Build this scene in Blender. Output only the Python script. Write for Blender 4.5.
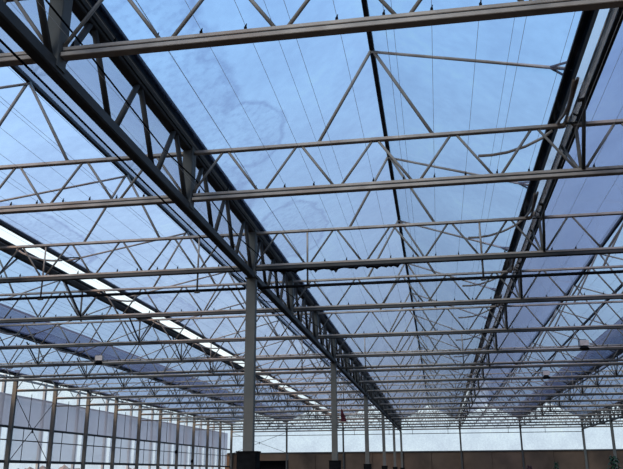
import bpy, bmesh, math, random
from mathutils import Vector, Matrix
random.seed(7)
S = bpy.context.scene
for o in list(bpy.data.objects): bpy.data.objects.remove(o)
COL = S.collection

# ------------------------------------------------------------------ camera
EYE = 1.6
cam_d = bpy.data.cameras.new('camera'); cam = bpy.data.objects.new('camera', cam_d); COL.objects.link(cam)
FPX, YAW, PIT, ROL = 740.3, -0.1612, 0.3108, -0.0060
cy, sy = math.cos(YAW), math.sin(YAW)
F = Vector((sy*math.cos(PIT), cy*math.cos(PIT), math.sin(PIT)))
R0 = Vector((cy, -sy, 0)); U0 = R0.cross(F)
R1 = R0*math.cos(ROL) + U0*math.sin(ROL); U1 = U0*math.cos(ROL) - R0*math.sin(ROL)
m = Matrix((R1, U1, -F)).transposed().to_4x4(); m.translation = Vector((3.952, 0, EYE))
cam.matrix_world = m
cam_d.sensor_width = 36; cam_d.lens = FPX/623*36; cam_d.clip_start = .05; cam_d.clip_end = 2000
S.camera = cam

# ------------------------------------------------------------------ sky, sun, exposure
w = bpy.data.worlds.new('world'); S.world = w; w.use_nodes = True
nt = w.node_tree; nt.nodes.clear()
out = nt.nodes.new('ShaderNodeOutputWorld'); bg = nt.nodes.new('ShaderNodeBackground')
tc = nt.nodes.new('ShaderNodeTexCoord'); sep = nt.nodes.new('ShaderNodeSeparateXYZ'); rp = nt.nodes.new('ShaderNodeValToRGB')
nt.links.new(tc.outputs['Generated'], sep.inputs[0]); nt.links.new(sep.outputs['Z'], rp.inputs[0])
nt.links.new(rp.outputs[0], bg.inputs[0]); nt.links.new(bg.outputs[0], out.inputs[0])
cr = rp.color_ramp
stops = [(0.0, (.60, .69, .76)), (.07, (.60, .73, .82)), (.16, (.86, .97, 1.0)), (.30, (.80, .95, 1.06)), (.5, (.62, .84, 1.06)), (1.0, (.42, .66, 1.0))]
cr.elements[0].position = 0; cr.elements[0].color = (*stops[0][1], 1)
cr.elements[1].position = 1; cr.elements[1].color = (*stops[-1][1], 1)
for p, c in stops[1:-1]:
    e = cr.elements.new(p); e.color = (*c, 1)
bg.inputs[1].default_value = 1.0
sun_d = bpy.data.lights.new('sun', 'SUN'); sun = bpy.data.objects.new('sun', sun_d); COL.objects.link(sun)
sun_d.energy = 4.4; sun_d.angle = math.radians(25); sun_d.color = (1, .77, .57)
sun.rotation_euler = Vector((.35, .80, -.50)).to_track_quat('-Z', 'Y').to_euler()
vs = S.view_settings; vs.view_transform = 'Standard'; vs.look = 'None'; vs.gamma = 1; vs.use_curve_mapping = False
vs.exposure = 0.24
S.cycles.transparent_max_bounces = 40
S.cycles.max_bounces = 6

# ------------------------------------------------------------------ materials
def mat(name, col, rough=.6, metal=0.0, var=.25, scale=6.0, rust=None, rscale=1.5, ramount=.5):
    M = bpy.data.materials.new(name); M.use_nodes = True; t = M.node_tree; b = t.nodes['Principled BSDF']
    c = t.nodes.new('ShaderNodeTexCoord'); n = t.nodes.new('ShaderNodeTexNoise'); n.inputs['Scale'].default_value = scale; n.inputs['Detail'].default_value = 5
    t.links.new(c.outputs['Object'], n.inputs['Vector'])
    r = t.nodes.new('ShaderNodeValToRGB'); t.links.new(n.outputs[0], r.inputs[0])
    r.color_ramp.elements[0].position = .3; r.color_ramp.elements[1].position = .7
    r.color_ramp.elements[0].color = (*[x*(1-var) for x in col], 1); r.color_ramp.elements[1].color = (*[min(1, x*(1+var)) for x in col], 1)
    last = r.outputs[0]
    if rust:
        n2 = t.nodes.new('ShaderNodeTexNoise'); n2.inputs['Scale'].default_value = rscale; n2.inputs['Detail'].default_value = 6
        t.links.new(c.outputs['Object'], n2.inputs['Vector'])
        r2 = t.nodes.new('ShaderNodeValToRGB'); t.links.new(n2.outputs[0], r2.inputs[0])
        r2.color_ramp.elements[0].position = .48; r2.color_ramp.elements[1].position = .68
        r2.color_ramp.elements[1].color = (ramount,)*3 + (1,)
        mx = t.nodes.new('ShaderNodeMix'); mx.data_type = 'RGBA'
        t.links.new(r2.outputs[0], mx.inputs[0]); t.links.new(last, mx.inputs[6]); mx.inputs[7].default_value = (*rust, 1)
        last = mx.outputs[2]
    t.links.new(last, b.inputs['Base Color'])
    b.inputs['Specular IOR Level'].default_value = .02 if max(col) < .01 else .2
    b.inputs['Roughness'].default_value = rough; b.inputs['Metallic'].default_value = metal
    return M
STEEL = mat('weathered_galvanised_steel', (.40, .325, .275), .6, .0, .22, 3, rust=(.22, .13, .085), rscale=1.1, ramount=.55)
STEELM = mat('shaded_galvanised_steel', (.25, .215, .188), .6, 0, .22, 3, rust=(.14, .09, .06), ramount=.45)  # darker copy of the chord steel; shade put into its colour
STEELM2 = mat('shaded_web_steel', (.15, .128, .11), .6, 0, .22, 3)  # darker still, for webs of the farther trusses; shade in the colour
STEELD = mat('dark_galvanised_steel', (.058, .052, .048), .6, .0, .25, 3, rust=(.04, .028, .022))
COLM = mat('grey_painted_column', (.105, .10, .09), .6, .0, .15, 2, rust=(.12, .085, .06), rscale=.8, ramount=.4)
BLACK = mat('black_rubber', (.008, .008, .009), .8, 0, .3, 8)
BARK = mat('dark_aluminium', (.030, .029, .029), .6, 0, .3, 4)
GUT = mat('gutter_steel', (.075, .070, .066), .55, .1, .3, 2)
TUBE = mat('bright_galvanised_tube', (.92, .93, .95), .10, 1.0, .03, 3)
BROWN = mat('brown_board', (.105, .066, .045), .8, 0, .25, .7)
CONC = mat('concrete', (.018, .016, .014), .9, 0, .2, .5)
LEAF = mat('green_leaf', (.015, .035, .015), .6, 0, .4, 8)
LEAFR = mat('red_leaf', (.05, .02, .02), .6, 0, .4, 8)
HEDGE = mat('bare_hedge', (.20, .165, .155), .9, 0, .5, 3)
EARTH = mat('dark_ground', (.035, .033, .030), .95, 0, .2, .1)
REDC = mat('dark_red_cloth', (.045, .006, .012), .85, 0, .3, 6)
LAMPM = mat('pale_lamp_housing', (.48, .38, .34), .5, .1, .15, 5)
FRAMEG = mat('grey_frame', (.30, .31, .33), .6, .1, .15, 3)
WIRE = mat('wire_polyester', (.30, .31, .33), .7, 0, .1, 3)
POT = mat('terracotta', (.22, .09, .05), .8, 0, .2, 6)

def glass(name, tint, dust_col, dust=.16, rim=None):
    """dirty glazing: tinted clear light, a thin dust film whose path grows at grazing angles, a weak gloss"""
    M = bpy.data.materials.new(name); M.use_nodes = True; t = M.node_tree; t.nodes.clear(); N = t.nodes.new; L = t.links.new
    o = N('ShaderNodeOutputMaterial'); tr = N('ShaderNodeBsdfTransparent'); tl = N('ShaderNodeBsdfTranslucent'); gl = N('ShaderNodeBsdfGlossy')
    gl.inputs['Roughness'].default_value = .12; gl.inputs['Color'].default_value = (.9, .9, .95, 1)
    tl.inputs['Color'].default_value = (*dust_col, 1)
    c = N('ShaderNodeTexCoord')
    def noise(scale, vec=None, det=6):
        n = N('ShaderNodeTexNoise'); n.inputs['Scale'].default_value = scale; n.inputs['Detail'].default_value = det
        L(vec or c.outputs['Object'], n.inputs['Vector']); return n.outputs[0]
    def math_(op, a, b=None):
        n = N('ShaderNodeMath'); n.operation = op
        for i, v in enumerate((a, b)):
            if v is None: continue
            if isinstance(v, (int, float)): n.inputs[i].default_value = v
            else: L(v, n.inputs[i])
        return n.outputs[0]
    def mr(v, a, b, x, y):
        n = N('ShaderNodeMapRange'); L(v, n.inputs[0]); n.inputs[1].default_value = a; n.inputs[2].default_value = b; n.inputs[3].default_value = x; n.inputs[4].default_value = y
        return n.outputs[0]
    fine = mr(noise(5.0), .35, .7, .94, 1.04)
    blot = mr(noise(.55), .38, .66, .90, 1.04)
    k = math_('MULTIPLY', fine, blot)
    if rim:
        # dried water stain: everything within the wobbling outline is a little dirtier, its edge darkest
        sx = N('ShaderNodeSeparateXYZ'); L(c.outputs['Object'], sx.inputs[0]); X, Y = sx.outputs[0], sx.outputs[1]
        wob = mr(noise(1.6), .3, .7, -.12, .12)
        d = None
        for (cx, cyy, rx, ry) in rim:
            ex = math_('DIVIDE', math_('SUBTRACT', X, cx), rx); ey = math_('DIVIDE', math_('SUBTRACT', Y, cyy), ry)
            dd = math_('SUBTRACT', math_('SQRT', math_('ADD', math_('MULTIPLY', ex, ex), math_('MULTIPLY', ey, ey))), 1.0)
            d = dd if d is None else math_('MINIMUM', d, dd)
        d = math_('ADD', d, wob)
        inside = mr(d, -.05, .05, 1, 0)
        edge = mr(math_('ABSOLUTE', d), 0, .10, 1, 0)
        streak = mr(noise(9.0), .45, .75, 0, 1)
        dk = math_('ADD', math_('MULTIPLY', inside, math_('ADD', .06, math_('MULTIPLY', streak, .20))), math_('MULTIPLY', edge, .25))
        k = math_('MULTIPLY', k, math_('SUBTRACT', 1.0, dk))
    mx = N('ShaderNodeMix'); mx.data_type = 'RGBA'; mx.blend_type = 'MULTIPLY'; mx.inputs[0].default_value = 1
    mx.inputs[6].default_value = (*tint, 1); cc = N('ShaderNodeCombineColor')
    L(k, cc.inputs[0]); L(k, cc.inputs[1]); L(mr(k, .5, 1, .6, 1), cc.inputs[2]); L(cc.outputs[0], mx.inputs[7])
    L(mx.outputs[2], tr.inputs['Color'])
    lw = N('ShaderNodeLayerWeight'); lw.inputs['Blend'].default_value = .5
    g = mr(lw.outputs['Facing'], .25, 1.0, dust*.35, min(.95, dust*5.0))
    m1 = N('ShaderNodeMixShader'); L(g, m1.inputs[0]); L(tr.outputs[0], m1.inputs[1]); L(tl.outputs[0], m1.inputs[2])
    fr = math_('MULTIPLY', math_('POWER', lw.outputs['Facing'], 5.0), .8)
    m2 = N('ShaderNodeMixShader'); L(fr, m2.inputs[0]); L(m1.outputs[0], m2.inputs[1]); L(gl.outputs[0], m2.inputs[2])
    L(m2.outputs[0], o.inputs[0]); return M
TINT = (.48, .68, .91)
GLASS = glass('roof_glazing', TINT, (.15, .17, .27), .16)
GLASS_S = glass('stained_roof_glazing', TINT, (.15, .17, .27), .16,
                rim=[(-.6, 8.0, 1.65, 7.0), (.85, 11.9, .66, 1.15), (.75, 17.2, .72, 1.8)])
GLASS_L = glass('stained_left_glazing', (.55, .70, .92), (.18, .20, .30), .12, rim=[(-6.0, 17.3, .62, 2.4), (-6.0, 27, .7, 2.5)])
GLASS_D = glass('dirty_right_glazing', (.36, .50, .78), (.10, .13, .23), .16)
CLEAR = glass('clear_wall_glazing', (.93, .95, .97), (.6, .62, .66), .03)
NET = glass('grey_lilac_net', (.46, .47, .55), (.16, .16, .22), .20)
def cloth(name, col, op):
    M = bpy.data.materials.new(name); M.use_nodes = True; t = M.node_tree; t.nodes.clear(); N = t.nodes.new; L = t.links.new
    o = N('ShaderNodeOutputMaterial'); tr = N('ShaderNodeBsdfTransparent'); tl = N('ShaderNodeBsdfTranslucent'); df = N('ShaderNodeBsdfDiffuse')
    c = N('ShaderNodeTexCoord'); n = N('ShaderNodeTexNoise'); n.inputs['Scale'].default_value = .8; n.inputs['Detail'].default_value = 5; L(c.outputs['Object'], n.inputs['Vector'])
    r = N('ShaderNodeValToRGB'); L(n.outputs[0], r.inputs[0]); r.color_ramp.elements[0].position = .3; r.color_ramp.elements[1].position = .7
    r.color_ramp.elements[0].color = (*[x*.93 for x in col], 1); r.color_ramp.elements[1].color = (*col, 1)
    L(r.outputs[0], tl.inputs[0]); L(r.outputs[0], df.inputs[0]); tr.inputs[0].default_value = (*[min(1, x*1.05) for x in col], 1)
    a = N('ShaderNodeMixShader'); a.inputs[0].default_value = .3; L(tl.outputs[0], a.inputs[1]); L(df.outputs[0], a.inputs[2])
    b = N('ShaderNodeMixShader'); b.inputs[0].default_value = op; L(tr.outputs[0], b.inputs[1]); L(a.outputs[0], b.inputs[2])
    L(b.outputs[0], o.inputs[0]); return M
SCREEN = cloth('lilac_grey_screen', (.63, .65, .715), .42)
PANEL = cloth('milky_panel', (.74, .77, .82), .30)

# ------------------------------------------------------------------ mesh helpers
def frame(a, b, up=(0, 0, 1)):
    a, b = Vector(a), Vector(b); d = (b-a).normalized(); u = Vector(up)
    if abs(d.dot(u)) > .98: u = Vector((0, 1, 0))
    s = d.cross(u).normalized(); u = s.cross(d); return a, b, d, s, u
def beam(bm, a, b, wd, ht, up=(0, 0, 1), bev=.12):
    a, b, d, s, u = frame(a, b, up); c = min(wd, ht)*bev
    pr = [(-wd/2+c, -ht/2), (wd/2-c, -ht/2), (wd/2, -ht/2+c), (wd/2, ht/2-c), (wd/2-c, ht/2), (-wd/2+c, ht/2), (-wd/2, ht/2-c), (-wd/2, -ht/2+c)]
    ra = [bm.verts.new(a+s*x+u*y) for x, y in pr]; rb = [bm.verts.new(b+s*x+u*y) for x, y in pr]
    for i in range(8): bm.faces.new((ra[i], ra[(i+1) % 8], rb[(i+1) % 8], rb[i]))
    bm.faces.new(ra[::-1]); bm.faces.new(rb)
def box(bm, x0, y0, z0, x1, y1, z1): 
    beam(bm, ((x0+x1)/2, (y0+y1)/2, z0), ((x0+x1)/2, (y0+y1)/2, z1), abs(x1-x0), abs(y1-y0), up=(0, 1, 0), bev=.06)
def tube(bm, pts, r, n=8, cap=True):
    pts = [Vector(p) for p in pts]; rings = []
    for i, p in enumerate(pts):
        a = pts[max(0, i-1)]; b = pts[min(len(pts)-1, i+1)]
        _, _, d, s, u = frame(a, b)
        rr = r[i] if isinstance(r, (list, tuple)) else r
        rings.append([bm.verts.new(p+s*rr*math.cos(2*math.pi*k/n)+u*rr*math.sin(2*math.pi*k/n)) for k in range(n)])
    for A, B in zip(rings, rings[1:]):
        for k in range(n):
            f = bm.faces.new((A[k], A[(k+1) % n], B[(k+1) % n], B[k])); f.smooth = True
    if cap: bm.faces.new(rings[0][::-1]); bm.faces.new(rings[-1])
def quad(bm, *p): bm.faces.new([bm.verts.new(q) for q in p])
def obj(name, bm, material, parent=None):
    me = bpy.data.meshes.new(name); bmesh.ops.recalc_face_normals(bm, faces=bm.faces[:]); bm.to_mesh(me); bm.free()
    me.materials.append(material); o = bpy.data.objects.new(name, me); COL.objects.link(o)
    if parent: o.parent = parent
    return o
def mk(name, material, fn, parent=None):
    bm = bmesh.new(); fn(bm); return obj(name, bm, material, parent)
def tag(o, label, cat, group=None, kind=None):
    o['label'] = label; o['category'] = cat
    if group: o['group'] = group
    if kind: o['kind'] = kind
    return o
def thing(name, loc, label, cat, group=None):
    o = bpy.data.objects.new(name, None); o.empty_display_size = .2; o.location = loc; COL.objects.link(o); return tag(o, label, cat, group)
def struct(name, bm, material):
    o = obj(name, bm, material); o['kind'] = 'structure'; return o
def dup(root, loc, label):
    r = root.copy(); COL.objects.link(r); r.location = loc; r['label'] = label
    for ch in list(root.children):
        c = ch.copy(); COL.objects.link(c); c.parent = r
        for g in ch.children:
            d = g.copy(); COL.objects.link(d); d.parent = c
    return r
ORD = ['first', 'second', 'third', 'fourth', 'fifth', 'sixth', 'seventh', 'eighth', 'ninth', 'tenth', 'eleventh', 'twelfth', 'thirteenth', 'fourteenth', 'fifteenth', 'sixteenth', 'seventeenth', 'eighteenth', 'nineteenth', 'twentieth']

# ------------------------------------------------------------------ dimensions
P = 6.4; Y1 = 6.662; ST = 4.592; NT = 18
HB, HT, HGB, HG, HR = [EYE+v for v in (4.432, 5.252, 4.255, 5.37, 7.02)]
TY = lambda i: Y1 + i*ST
HGX = lambda x: EYE+(5.33 if abs(x+6.4) < .1 else 5.42 if abs(x+12.8) < .1 else 5.30 if x < -13 else 5.37)
YE = TY(17)            # end wall
WX = -3*P; BX = 3*P; RX = 6*P

# ------------------------------------------------------------------ floor, ground
def gp(bm, x0, y0, x1, y1, z): quad(bm, (x0, y0, z), (x1, y0, z), (x1, y1, z), (x0, y1, z))
bm = bmesh.new(); gp(bm, WX-.8, -14, RX, YE+.3, 0); struct('floor', bm, CONC)
bm = bmesh.new(); gp(bm, -400, -300, 400, 600, -.06); o = struct('ground', bm, EARTH)

# ------------------------------------------------------------------ roof glazing (one sheet per slope)
Y0R, YER = -4.0, YE+.15
ridges = [-15.9+.0, -9.6, -3.2, 3.2, 9.6, 16.0, 22.4, 28.8, 35.2]
ridges[0] = -16.0
def slope(xg, xr, zg, y0, y1, material):
    bm = bmesh.new(); ny = 1
    quad(bm, (xg, y0, zg), (xg, y1, zg), (xr, y1, HR), (xr, y0, HR)); o = struct('ceiling', bm, material); return o
VENT = {-3.2: .52}
for xr in ridges:
    y0 = Y0R if xr < 16 else 10
    sl = .13 if xr == 9.6 else 0; sr = .13 if xr == 3.2 else 0
    lift = VENT.get(xr, .02)
    left_m = GLASS_S if xr == 3.2 else GLASS
    if xr == -3.2: left_m = GLASS_L
    if xr == 9.6: left_m = GLASS_D
    slope(xr-P/2+.12-sl, xr-.03, HGX(xr-P/2)+lift, y0, YER, left_m)
    slope(xr+P/2-.12-sr, xr+.03, HGX(xr+P/2)+.02, y0, YER, GLASS)

# ------------------------------------------------------------------ ridge bars
rn = {-16.0: 'farthest left roof bay', -9.6: 'roof bay left of the open white vent strip', -3.2: 'roof bay just left of the central girder',
      3.2: 'roof bay in the middle, right of the central girder', 9.6: 'roof bay right of the bright tube', 16.0: 'roof bay left of the right column row',
      22.4: 'first roof bay beyond the right column row', 28.8: 'second roof bay beyond the right column row', 35.2: 'third roof bay beyond the right column row'}
for xr in ridges:
    y0 = Y0R if xr < 16 else 10
    o = mk('ridge_bar', BARK, lambda bm: beam(bm, (xr, y0, HR-.03), (xr, YER, HR-.03), .085, .10))
    tag(o, 'black ridge bar of the '+rn[xr], 'ridge bar', 'ridge bars of the roof')
# black lower edge bar of the opened vent
o = mk('vent_edge_bar', BARK, lambda bm: beam(bm, (-6.4+.12, Y0R, HGX(-6.4)+.52), (-6.4+.12, YER, HGX(-6.4)+.52), .09, .12))
tag(o, 'black bar along the lifted lower edge of the open roof vent above the white gap', 'vent bar')

# ------------------------------------------------------------------ gutters
gn = {-12.8: 'left gutter below the lilac net strip', -6.4: 'gutter below the open white vent strip', 0.0: 'gutter on top of the central girder', 6.4: 'gutter above the bright tube, right of centre',
      12.8: 'gutter between the bright tube and the right column row', 19.2: 'gutter on top of the right girder', 25.6: 'first gutter beyond the right girder', 32.0: 'second gutter beyond the right girder', -19.2: 'eaves gutter on top of the left wall columns'}
for xg, txt in gn.items():
    xg -= .13 if xg == 6.4 else 0
    y0 = Y0R if xg < 19 else 10
    prof = [(-.17, .12), (-.15, .12), (-.075, -.03), (.075, -.03), (.15, .12), (.17, .12), (.085, -.05), (-.085, -.05)]
    def f(bm):
        a = [bm.verts.new((xg+x, y0, HGX(xg)+z)) for x, z in prof]; b = [bm.verts.new((xg+x, YER, HGX(xg)+z)) for x, z in prof]
        for i in range(8): bm.faces.new((a[i], a[(i+1) % 8], b[(i+1) % 8], b[i]))
    root = thing('roof_gutter', (0, 0, 0), 'dark folded steel '+txt, 'gutter', 'long roof gutters')
    g = mk('channel', GUT, f, root)
    for sgn in (-1, 1):
        mk('glazing_seat', BARK, lambda bm: beam(bm, (xg+sgn*.165, y0, HGX(xg)+.10), (xg+sgn*.165, YER, HGX(xg)+.10), .05, .06), root)
    if abs(xg-(P-.13)) < .01:
        for dx, wd, dz in ((.20, .10, -.01), (-.20, .07, .09)):
            mk('gutter_flange', BARK, lambda bm: beam(bm, (xg+dx, y0, HG+dz), (xg+dx, YER, HG+dz), wd, .05), root)
# bright tube hung under one gutter
root = thing('irrigation_tube', (0, 0, 0), 'bright galvanised tube hung under the dark gutter right of centre', 'tube')
PX = P-.13
def tubef(bm):
    pr = [(-.095, -.05), (-.038, -.19), (-.028, -.20), (-.01, -.20), (.03, -.18), (.08, -.15), (.12, -.10), (.12, -.05)]
    A = [bm.verts.new((PX+x, Y0R, HG+z)) for x, z in pr]; B = [bm.verts.new((PX+x, YE-.2, HG+z)) for x, z in pr]
    for k in range(8):
        f = bm.faces.new((A[k], A[(k+1) % 8], B[(k+1) % 8], B[k])); f.smooth = False
    bm.faces.new(A[::-1]); bm.faces.new(B)
mk('tube', TUBE, tubef, root)
for i in range(NT):
    mk('tube_clip', BARK, lambda bm: (beam(bm, (PX-.10, TY(i)-.35, HG-.245), (PX+.12, TY(i)-.35, HG-.245), .05, .012), beam(bm, (PX+.11, TY(i)-.35, HG-.245), (PX+.11, TY(i)-.35, HG-.04), .012, .05)), root)

# ------------------------------------------------------------------ lattice trusses
SP = P/5; NP = 15; HALF = .065
proto = None
def truss_proto(HGv):
    root = thing('lattice_truss', (0, 0, 0), 'steel lattice truss', 'truss', 'lattice roof trusses')
    x0, x1 = .10, 3*P-.10
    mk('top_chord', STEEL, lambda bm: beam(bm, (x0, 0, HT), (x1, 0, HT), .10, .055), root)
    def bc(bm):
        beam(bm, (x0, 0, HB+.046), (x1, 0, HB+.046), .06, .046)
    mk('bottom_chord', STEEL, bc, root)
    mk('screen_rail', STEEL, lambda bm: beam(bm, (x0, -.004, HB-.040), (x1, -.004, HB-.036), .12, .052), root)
    mk('shade_strip', BARK, lambda bm: beam(bm, (x0, .005, HB+.007), (x1, .005, HB+.007), .05, .036), root)  # dark strip painting the shadow line below the upper chord
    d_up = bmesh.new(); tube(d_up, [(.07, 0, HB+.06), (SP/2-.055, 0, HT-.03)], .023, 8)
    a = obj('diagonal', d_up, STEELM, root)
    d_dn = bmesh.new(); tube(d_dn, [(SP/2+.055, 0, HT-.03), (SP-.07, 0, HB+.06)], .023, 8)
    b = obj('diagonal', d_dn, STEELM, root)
    for k in range(1, NP):
        for q in (a, b):
            c = q.copy(); COL.objects.link(c); c.parent = root; c.location = (k*SP, 0, 0)
    # gutter fans
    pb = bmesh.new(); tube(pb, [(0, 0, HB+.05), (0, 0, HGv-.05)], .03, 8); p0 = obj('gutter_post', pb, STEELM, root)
    nb = bmesh.new(); tube(nb, [(.03, -.03, HB+.05), (-.04, -1.0, HGv-.06)], .03, 8); n0 = obj('gutter_strut', nb, STEELD, root)  # near strut in darker steel: its shading is put into the colour
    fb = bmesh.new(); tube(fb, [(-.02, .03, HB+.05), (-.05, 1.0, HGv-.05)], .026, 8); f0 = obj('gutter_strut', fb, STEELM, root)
    for q in (p0, n0, f0): q.location = (P, 0, 0)
    for q in (p0, n0, f0):
        c = q.copy(); COL.objects.link(c); c.parent = root; c.location = (2*P, 0, 0)
    # ridge struts
    l = bmesh.new(); tube(l, [(-.95, 0, HT+.02), (-.02, 0, HR-.08)], .03, 8); l0 = obj('ridge_strut', l, STEELM, root)
    r = bmesh.new(); tube(r, [(.95, 0, HT+.02), (.02, 0, HR-.08)], .03, 8); r0 = obj('ridge_strut', r, STEELM, root)
    for q in (l0, r0):
        for j in range(3):
            c = q if j == 0 else q.copy()
            if j: COL.objects.link(c); c.parent = root
            c.location = (P/2+j*P, 0, 0)
    return root
proto = truss_proto(HG)
def fork_rod(root, s, xr):
    """brace from the ridge down the slope to the gutter node, forked at its end"""
    z = HG if s > 0 else HGX(-6.4)+(.42 if xr > 15 else .02)
    a = Vector((xr, 0, HR-.10)); g = Vector((xr+s*(P/2-.15), -1.5, z+.02)); k = a.lerp(g, .87)
    r = mk('roof_brace', STEEL, lambda bm: tube(bm, [a, g], .027, 8), root)
    for dy in (-.36, .36):
        mk('fork_prong', STEELD, lambda bm: tube(bm, [k, g+Vector((0, dy, 0))], .018, 6), r)
def rack(root, s, xr):
    xg = xr+s*P/2
    zg = HG if s > 0 else HG-.02
    pts = [(xg-s*.30, .35, zg-.03), (xg-s*.48, .35, zg-.15), (xg-s*.75, .36, zg-.27), (xg-s*1.05, .37, zg-.35), (xg-s*1.3, .38, zg-.375), (xg-s*1.52, .39, zg-.37)]
    mk('vent_rack', STEEL, lambda bm: tube(bm, pts, .026, 8), root)
fork_rod(proto, 1, P/2); rack(proto, 1, P/2); fork_rod(proto, 1, P*1.5)
# mirrored version for the left span (braces lean the other way)
protoL = truss_proto(HGX(-6.4))
fork_rod(protoL, -1, P/2); fork_rod(protoL, -1, P*1.5); fork_rod(protoL, -1, P*2.5); rack(protoL, -1, P*2.5); rack(protoL, -1, P*1.5)
clip_me = None
def add_clips(root):
    global clip_me
    for k in range(39):
        if clip_me is None:
            bm = bmesh.new(); beam(bm, (0, 0, 0), (0, 0, .05), .03, .02); tube(bm, [(0, 0, .05), (.012, 0, .09)], [.012, .004], 6)
            o = obj('wire_clip', bm, BLACK, root); clip_me = o.data
        else:
            o = bpy.data.objects.new('wire_clip', clip_me); COL.objects.link(o); o.parent = root
        o.location = ((k+.4)*P/13, 0, HB+.06)
def hanger_pipe(i, root, side, xs):
    """hangers under the bottom chord that carry the black heating pipe"""
    for x in xs:
        mk('hanger', STEELD, lambda bm: (tube(bm, [(x, 0, HB-.05), (x, 0, HB-.50)], .022, 6), beam(bm, (x-.06, 0, HB-.51), (x+.06, 0, HB-.51), .06, .03)), root)
        mk('hanger_rod', STEEL, lambda bm: tube(bm, [(x, 0, HB+.05), (x, 0, HT-.03)], .022, 6), root)
for i in range(NT):
    for side, x0, pr in (('left of the central column row', WX, protoL), ('right of the central column row', 0, proto), ('beyond the right column row', BX, proto)):
        if side[0] == 'b' and i < 12: continue
        lab = f'{ORD[i]} steel lattice truss from the camera, spanning {side}'
        if i == (12 if side[0] == 'b' else 0):
            if side[0] == 'b': r = dup(pr, (x0, TY(i), 0), lab)
            else: r = pr; r.location = (x0, TY(i), 0); r['label'] = lab
        else: r = dup(pr, (x0, TY(i), 0), lab)
        if i % 3 == 2:
            xs = [SP*11-.0, SP*14] if side[0] == 'l' else [SP, SP*4, SP*9, SP*12]
            if side[0] != 'b':
                hanger_pipe(i, r, side, xs)
                q = mk('heating_pipe', BLACK if i == 2 else STEELD, lambda bm: tube(bm, [(x0+.15, TY(i), HB-.47), (x0+3*P-.15, TY(i), HB-.47)], .035, 8))
                tag(q, f'dark heating pipe hung under the {ORD[i]} truss {side}', 'pipe', 'heating pipes under the trusses')
# from the third truss on, rail and webs swap to darker copies; underside shade is put into the colour
SHADED = {}
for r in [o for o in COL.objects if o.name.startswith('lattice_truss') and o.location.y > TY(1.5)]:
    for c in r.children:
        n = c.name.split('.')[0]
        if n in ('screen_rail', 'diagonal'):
            if c.data.name not in SHADED:
                d = c.data.copy(); d.materials[0] = STEELD if n == 'screen_rail' else STEELM2; SHADED[c.data.name] = d; SHADED[d.name] = d
            c.data = SHADED[c.data.name]
# clips only where they can be made out (after copying, so far trusses stay light)
for r in [o for o in COL.objects if o.name.startswith('lattice_truss')]:
    if r.location.y < TY(5)+.1 and r.location.x < BX-1: add_clips(r)

# ------------------------------------------------------------------ columns and longitudinal girders
def column(x, i, label, group, wd=.20, sleeve=False, top=HT+.06, dp=.16):
    y = TY(i)
    root = thing('steel_column', (x, y, 0), label, 'column', group)
    mk('shaft', COLM, lambda bm: box(bm, -wd/2, -dp/2, .02, wd/2, dp/2, top), root)
    mk('base_plate', STEELD, lambda bm: box(bm, -.17, -.17, 0, .17, .17, .02), root)
    mk('cap_plate', STEELD, lambda bm: box(bm, -.14, -.12, top, .14, .12, top+.02), root)
    if sleeve:
        s = mk('sleeve', BLACK, lambda bm: box(bm, -.21, -.19, .25, .21, .19, 2.0), root); s['label'] = 'black boxed wrap around the column foot'
        mk('sleeve_lid', BLACK, lambda bm: box(bm, -.23, -.21, 2.0, .23, .21, 2.03), s)
    return root
ca = [-1, 2, 5, 8, 11, 14, 17]
for n, i in enumerate(ca):
    if n == 0: lab = 'grey steel column of the central row standing beside the camera'
    else: lab = f'{ORD[n-1]} grey steel column from the camera in the central row under the girder'
    column(0, i, lab, 'columns of the central row', .22, True, top=HGB-.08)
for n, i in enumerate([11, 14, 17]):
    column(BX, i, ['grey steel column of the right row nearest the right edge', 'grey steel column of the right row by the green plant', 'grey steel column of the right row on the end wall'][n], 'columns of the right row', .24, False, top=HGB-.08)
for i in range(6, NT):
    column(WX, i, f'{ORD[i-6]} grey column along the left side wall, counted from the camera', 'columns along the left wall', .24, False, top=HT+.3)
def girder(x, i0, i1, label):
    root = thing('lattice_girder', (x, TY(i0), 0), label, 'girder', 'lengthwise lattice girders'); Lg = TY(i1)-TY(i0)
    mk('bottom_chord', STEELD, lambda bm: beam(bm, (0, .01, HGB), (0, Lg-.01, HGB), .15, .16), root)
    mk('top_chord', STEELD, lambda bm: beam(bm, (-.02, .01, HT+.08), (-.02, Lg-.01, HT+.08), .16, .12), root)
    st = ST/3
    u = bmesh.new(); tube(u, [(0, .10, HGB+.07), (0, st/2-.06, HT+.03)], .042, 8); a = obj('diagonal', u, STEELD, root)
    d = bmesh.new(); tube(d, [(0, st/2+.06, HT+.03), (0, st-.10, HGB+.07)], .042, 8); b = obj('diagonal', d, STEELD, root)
    n = round(Lg/st)
    for k in range(1, n):
        for q in (a, b):
            c = q.copy(); COL.objects.link(c); c.parent = root; c.location = (0, k*st, 0)
    nb = i1-i0; pst = None
    for k in range(nb if i1 < 17 else nb+1):
        if pst is None: pst = mk('girder_post', COLM, lambda bm: box(bm, -.09, -.10, HGB-.02, .09, .10, HG-.04), root)
        else:
            c = pst.copy(); COL.objects.link(c); c.parent = root; c.location = (0, k*ST, 0)
    return root
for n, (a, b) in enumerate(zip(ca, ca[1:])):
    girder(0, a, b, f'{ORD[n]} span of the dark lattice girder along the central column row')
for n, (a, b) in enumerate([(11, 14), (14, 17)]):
    girder(BX, a, b, ['near', 'far'][n]+' span of the dark lattice girder along the right column row')
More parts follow.
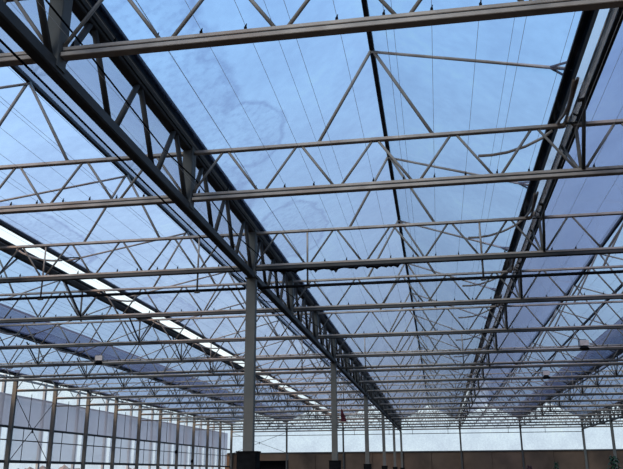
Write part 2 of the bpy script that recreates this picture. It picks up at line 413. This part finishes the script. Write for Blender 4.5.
# cables along the central girder
def cab(pts, r, lab): tag(mk('cable', BLACK, lambda bm: tube(bm, pts, r, 6)), lab, 'cable', 'cables along the central girder')
cab([(-.22, 2.1, HGB-.03)]+[(-.22, TY(i)+ST*.5, HGB-.06+.02*(i % 2)) for i in range(17)], .014, 'black cable running along the left side of the central girder lower chord')
cab([(.12, 2.1, HGB+.55)]+[(.13, TY(i/3), HGB+.50-.06*(i % 3)) for i in range(0, 48)], .012, 'thin black cable strung halfway up the central girder posts')

# ------------------------------------------------------------------ screen wires
wl = None
for span, x0, t1 in (('left', WX, 'left of the central girder'), ('right', 0, 'right of the central girder')):
    for lev, z, t2 in (('lower', HB+.125, 'on truss bottom chord clips'), ('upper', HT+.045, 'over truss top chords')):
        for k in range(1 if lev == 'upper' else 0, 39, 3 if lev == 'upper' else 1):
            x = x0+(k+.4)*P/13 + (.05 if lev == 'upper' else 0)
            if wl is None: o = mk('screen_wire', WIRE, lambda bm: tube(bm, [(0, Y0R, 0), (0, YE, 0)], .0026, 5)); wl = o.data
            else: o = bpy.data.objects.new('screen_wire', wl); COL.objects.link(o)
            o.location = (x, 0, z)
            tag(o, f'thin parallel wire strung {t2} {t1}', 'wire', f'{lev} screen wires {t1}')

# ------------------------------------------------------------------ nets below the left and right gutters
def net(x0, z0, x1, z1, label, bar=None):
    def f(bm):
        n = 40
        a = []; 
        for j in range(n+1):
            y = Y0R+(YER-Y0R)*j/n
            a.append([bm.verts.new((x0, y, z0)), bm.verts.new(((x0+x1)/2, y, (z0+z1)/2-.03*(j % 2))), bm.verts.new((x1, y, z1))])
        for p, q in zip(a, a[1:]):
            for k in range(2): bm.faces.new((p[k], p[k+1], q[k+1], q[k]))
    root = thing('vent_net', (0, 0, 0), label, 'net')
    mk('net', NET, f, root)
    mk('edge_bar', BARK, lambda bm: beam(bm, (x0, Y0R, z0), (x0, YER, z0), *((.06, .07) if not bar else (.02, .03))), root)
t = .72; net(-9.6-3.2*t, HR-1.30*t-.03, -12.8+.2, HGX(-12.8)+.03, 'lilac grey net strip under the glass above the left gutter')
t = .70; net(9.6+3.2*t, HR-1.30*t-.03, 12.8-.2, HG+.03, 'dark lilac net strip under the glass at the right edge of the picture', True)
t = .36; o = mk('purlin', BARK, lambda bm: beam(bm, (9.6+3.2*t, Y0R, HR-1.65*t-.13), (9.6+3.2*t, YER, HR-1.65*t-.13), .075, .09)); tag(o, 'black purlin between the ridge bar and the net strip at the right edge', 'purlin')

# ------------------------------------------------------------------ left side wall
WO = WX-.85
bm = bmesh.new(); quad(bm, (WO, 20, 0.1), (WO, YER, 0.1), (WO, YER, HG), (WO, 20, HG)); struct('wall_left', bm, CLEAR)
def rail(x, z, h, m_, y0=20, y1=YE): 
    o = mk('trim_1', m_, lambda bm: beam(bm, (x, y0, z), (x, y1, z), .06, h)); o['kind'] = 'structure'
ZC, ZM, ZT, ZB = [EYE+v for v in (4.30, 2.50, 1.80, .66)]
rail(WX-.15, ZM, .13, BARK); rail(WX-.15, ZT, .06, BARK); rail(WX-.15, ZB, .16, BARK); rail(WO+.05, ZC, .10, FRAMEG); rail(WO+.05, HG-.1, .12, FRAMEG); rail(WO+.05, .1, .2, FRAMEG)
o = mk('side_screen', SCREEN, lambda bm: box(bm, WX-.46, 20, ZM-.02, WX-.44, YE-.05, ZC)); tag(o, 'lilac grey translucent screen drawn along the upper left side wall', 'screen')
for i in range(4, 17):
    mk_o = mk('wall_panel', PANEL, lambda bm: box(bm, WX-.46, TY(i)+.42, ZB+.06, WX-.44, TY(i)+ST-.15, ZM-.03))
    tag(mk_o, f'{ORD[i-4]} milky lower panel along the left side wall between two columns', 'panel', 'milky lower wall panels')
    po = mk('wall_post', FRAMEG, lambda bm: box(bm, WO-.02, TY(i)+.15-.10, 0, WO+.14, TY(i)+.15+.10, HG)); tag(po, f'{ORD[i-4]} grey outer post behind the screen of the left wall', 'post', 'outer wall posts')
    m1 = mk('wall_rod', BARK, lambda bm: tube(bm, [(WX-.12, TY(i)+ST*.45, ZM), (WX-.12, TY(i)+ST*.45, HB)], .022, 6)); tag(m1, f'{ORD[i-4]} thin rod above the dark rail of the left wall', 'rod', 'upper wall rods')
    m2 = mk('wall_mullion', BARK, lambda bm: tube(bm, [(WX-.12, TY(i)+ST*.35, ZB), (WX-.12, TY(i)+ST*.35, ZM)], .024, 6)); tag(m2, f'{ORD[i-4]} thin mullion below the dark rail of the left wall', 'mullion', 'lower wall mullions')
def xbrace(pts4, label):
    root = thing('cross_brace', pts4[0], label, 'brace'); o0 = Vector(pts4[0])
    for a, b in ((0, 2), (1, 3)):
        mk('brace_rod', STEELD, lambda bm: tube(bm, [Vector(pts4[a])-o0, Vector(pts4[b])-o0], .022, 6), root)
    c = sum((Vector(p) for p in pts4), Vector())/4-o0
    mk('turnbuckle', BLACK, lambda bm: tube(bm, [c-Vector((0, 0, .16)), c+Vector((0, 0, .12))], [.03, .05], 8), root)
xbrace([(WX+.02, TY(7)+.15, ZB), (WX+.02, TY(8)-.15, ZB), (WX+.02, TY(8)-.15, HB-.3), (WX+.02, TY(7)+.15, HB-.3)], 'thin crossed steel rods between the first two columns of the left wall')
for i, z in ((13, ZT), (14, ZB+.4)):
    tag(mk('small_lamp', BLACK, lambda bm: (box(bm, WX-.12, TY(i)-.1-.12, z-.12, WX+.1, TY(i)-.1+.06, z+.12), tube(bm, [(WX, TY(i)-.1, z+.1), (WX, TY(i)-.1, z+.2)], .05, 8))), ['small black lamp on the left wall rail', 'small black box low on a left wall column'][i-13], 'lamp')

# ------------------------------------------------------------------ end wall
ZW = EYE+2.02
bw = 0
xs = [WX-.8, -18.4, WX+P, -P, 0, P, 2*P, BX, BX+P, BX+2*P, RX]
bm = bmesh.new(); box(bm, WX-.8, YE+.36, 0, -16.4, YE+.42, ZW); struct('wall_back', bm, BROWN)
bm = bmesh.new(); box(bm, -12.7, YE+.36, 0, RX, YE+.42, ZW); struct('wall_back', bm, BROWN)
edges = [WX-.3, -16.4, -12.7]+[-9.6+3.2*k for k in range(0, 16)]
cnt = 0
for k, (a, b) in enumerate(zip(edges, edges[1:])):
    if k == 1: continue
    q = mk('wall_board', BROWN, lambda bm: box(bm, a+.02, YE+.22+.03*(k % 2), .25, b-.02, YE+.28+.03*(k % 2), ZW))
    tag(q, f'{ORD[cnt]} brown board of the low end wall, counted from the left', 'wall board', 'brown boards of the end wall'); cnt += 1
bm = bmesh.new(); box(bm, -16.4, YE+1.4, .0, -12.7, YE+1.5, ZW-.7); o = struct('dark_doorway_1', bm, BLACK)  # black sheet behind the opening, painting the darkness of the doorway
q = mk('trim_2', STEELD, lambda bm: beam(bm, (WX-.5, YE+.25, ZW+.05), (RX, YE+.25, ZW+.05), .22, .16)); q['kind'] = 'structure'
q = mk('trim_3', BROWN, lambda bm: box(bm, -16.4, YE+.2, ZW-.75, -12.7, YE+.3, ZW)); q['kind'] = 'structure'
bm = bmesh.new(); quad(bm, (WX-.8, YE+.3, ZW), (RX, YE+.3, ZW), (RX, YE+.3, HG), (WX-.8, YE+.3, HG)); struct('window_1', bm, CLEAR)
for x in (-2*P, -P, P, 2*P, BX+P, BX+2*P):
    lab = {-2*P: 'second from the left wall', -P: 'just right of the red pennant', P: 'below the far end of the bright tube', 2*P: 'left of the right column row', BX+P: 'first beyond the right row', BX+2*P: 'second beyond the right row'}[x]
    q = mk('end_wall_post', STEELD, lambda bm: box(bm, x-.09, YE-.02, 0, x+.09, YE+.16, HG-.06)); tag(q, 'thin dark end wall post '+lab, 'post', 'posts of the end wall')
xbrace([(WX+.2, YE+.1, ZW+.1), (-2*P-.1, YE+.1, ZW+.1), (-2*P-.1, YE+.1, HB-.15), (WX+.2, YE+.1, HB-.15)], 'crossed rods in the end wall bay beside the left corner')

for i_, l_ in ((4, 'fifth and sixth'), (10, 'eleventh and twelfth')):
    xbrace([(-3.1, TY(i_)+.1, HR-.15), (-.25, TY(i_)+.1, HG+.05), (-.25, TY(i_+1)-.1, HG+.05), (-3.1, TY(i_+1)-.1, HR-.15)], f'crossed roof rods left of the central girder between the {l_} trusses')
# ------------------------------------------------------------------ small things
def lamp(x, i, label):
    y = TY(i); root = thing('grow_lamp', (x, y, HB+.065), label, 'lamp', 'lamps standing on the trusses')
    mk('housing', LAMPM, lambda bm: box(bm, -.16, -.10, .06, .16, .10, .26), root)
    def f(bm): 
        tube(bm, [(-.02, 0, -.08), (-.02, 0, -.03), (-.02, 0, .06)], [.20, .19, .08], 12)
    mk('reflector', BLACK, f, root)
    mk('bracket', STEELD, lambda bm: (beam(bm, (-.2, 0, .0), (-.2, 0, .30), .03, .04), beam(bm, (-.2, 0, .30), (.1, 0, .30), .03, .02)), root)
lamp(9.7, 5, 'pale boxy lamp on the sixth truss near the right edge')
lamp(9.5, 7, 'pale boxy lamp on the eighth truss, right of the bright tube')
lamp(-10.0, 5, 'pale round lamp on the sixth truss in front of the lilac net')
# torn film hanging under the third truss
def film(bm):
    n = 60; top = []; bot = []; mid = []
    x0, x1 = .35, 3.4
    for k in range(n+1):
        x = x0+(x1-x0)*k/n
        sag = .02+.05*abs(math.sin(k*.37))*random.random()+.03*math.sin(k*.16)**2
        if k % 9 == 4: sag += .05
        if k in (0, n): sag = .01
        y = TY(2)-.035
        top.append(bm.verts.new((x, y, HB-.06))); mid.append(bm.verts.new((x, y-.03-.02*random.random(), HB-.07-sag*.5))); bot.append(bm.verts.new((x, y+.02*random.random(), HB-.07-sag)))
    for A, B in ((top, mid), (mid, bot)):
        for k in range(n): bm.faces.new((A[k], A[k+1], B[k+1], B[k]))
o = mk('film_strip', BLACK, film); tag(o, 'torn strip of black film sagging under the third truss right of the nearest column', 'film')
md = o.modifiers.new('thick', 'SOLIDIFY'); md.thickness = .006
# bent hoses along the bright tube gutter
for i in range(1, 5):
    y = TY(i)
    hp = [(P-.29, y+.02, HG-.09), (P-.27, y-.18, HG-.10), (P-.235, y-.40, HG-.11), (P-.22, y-.65, HG-.11), (P-.225, y-.95, HG-.10), (P-.24, y-1.2, HG-.085), (P-.25, y-1.4, HG-.07)]
    tag(mk('bent_hose', STEEL, lambda bm: tube(bm, hp, .024, 8)), f'pale bent hose beside the bright tube at the {ORD[i]} truss', 'hose', 'bent hoses along the tube')
# pennant
yr = TY(8); xr_ = .62
root = thing('red_pennant', (xr_-2.02, yr, HB-.95), 'dark red cloth hanging from a truss beside the second central column', 'pennant')
def pen(bm):
    n = 6
    a = [bm.verts.new((-.05-.0*k, .03*math.sin(k*2), -k*.14)) for k in range(n)]
    b = [bm.verts.new((.02+.055*k, .03*math.sin(k*2+1), -.02-k*.145)) for k in range(n)]
    for k in range(n-1): bm.faces.new((a[k], a[k+1], b[k+1], b[k]))
c = mk('cloth', REDC, pen, root); md = c.modifiers.new('thick', 'SOLIDIFY'); md.thickness = .03
mk('cord', BLACK, lambda bm: tube(bm, [(-.02, 0, 0), (-.02, 0, .88)], .01, 6), root)
# plants by the end wall
def plant(x, y, h, material, label, spread=.9, n=22):
    root = thing('potted_plant', (x, y, 0), label, 'plant', 'plants near the end wall')
    mk('pot', POT, lambda bm: tube(bm, [(0, 0, 0), (0, 0, .45), (0, 0, .5)], [.2, .3, .32], 14), root)
    mk('stem', HEDGE, lambda bm: tube(bm, [(0, 0, .45), (.03, 0, h*.6), (0, .02, h*.85)], [.04, .03, .02], 7), root)
    def lf(bm):
        for k in range(n):
            a = k*2.4; z = h*(.55+.42*k/n); r = spread*(.5+.5*random.random())*(1-.4*k/n)
            c, s = math.cos(a), math.sin(a); p0 = Vector((0, 0, z*.93)); p1 = p0+Vector((c*r*.5, s*r*.5, .22)); p2 = p0+Vector((c*r, s*r, .02)); sd = Vector((-s, c, 0))*.09*spread/.6
            v = [bm.verts.new(q) for q in (p0, p1+sd, p2, p1-sd, p1+Vector((0, 0, .05)))]
            for i, j in ((0, 1), (1, 2), (2, 3), (3, 0)): bm.faces.new((v[i], v[j], v[4]))
    mk('foliage', material, lf, root)
plant(17.1, 62, 2.75, LEAF, 'tall green leafy plant at the right edge before the end wall', .9, 26)
plant(12.87, 62, 2.3, LEAF, 'dark green plant top before the brown end wall', .5)
plant(10.8, 62, 2.05, LEAFR, 'reddish plant top left of the dark green one', .6)
# hedge outside the left wall
for k in range(26):
    x = -48-random.random()*8; y = 44+k*9.5+random.random()*2; h = 1.5+random.random()*.9; rr = 2.2+random.random()*1.0
    bm = bmesh.new(); bmesh.ops.create_icosphere(bm, subdivisions=3, radius=1)
    for v in bm.verts:
        f = 1+.25*math.sin(v.co.x*7+k)*math.cos(v.co.y*6+k*2)+.12*random.random(); v.co = Vector((v.co.x*rr*f, v.co.y*rr*f, (v.co.z*.5+.5)*h*f))
    o = obj('hedge_bush', bm, HEDGE); o.location = (x, y, -.1)
    tag(o, 'brown bare bush in the row outside below the left wall rail', 'bush', 'bushes outside the left wall')
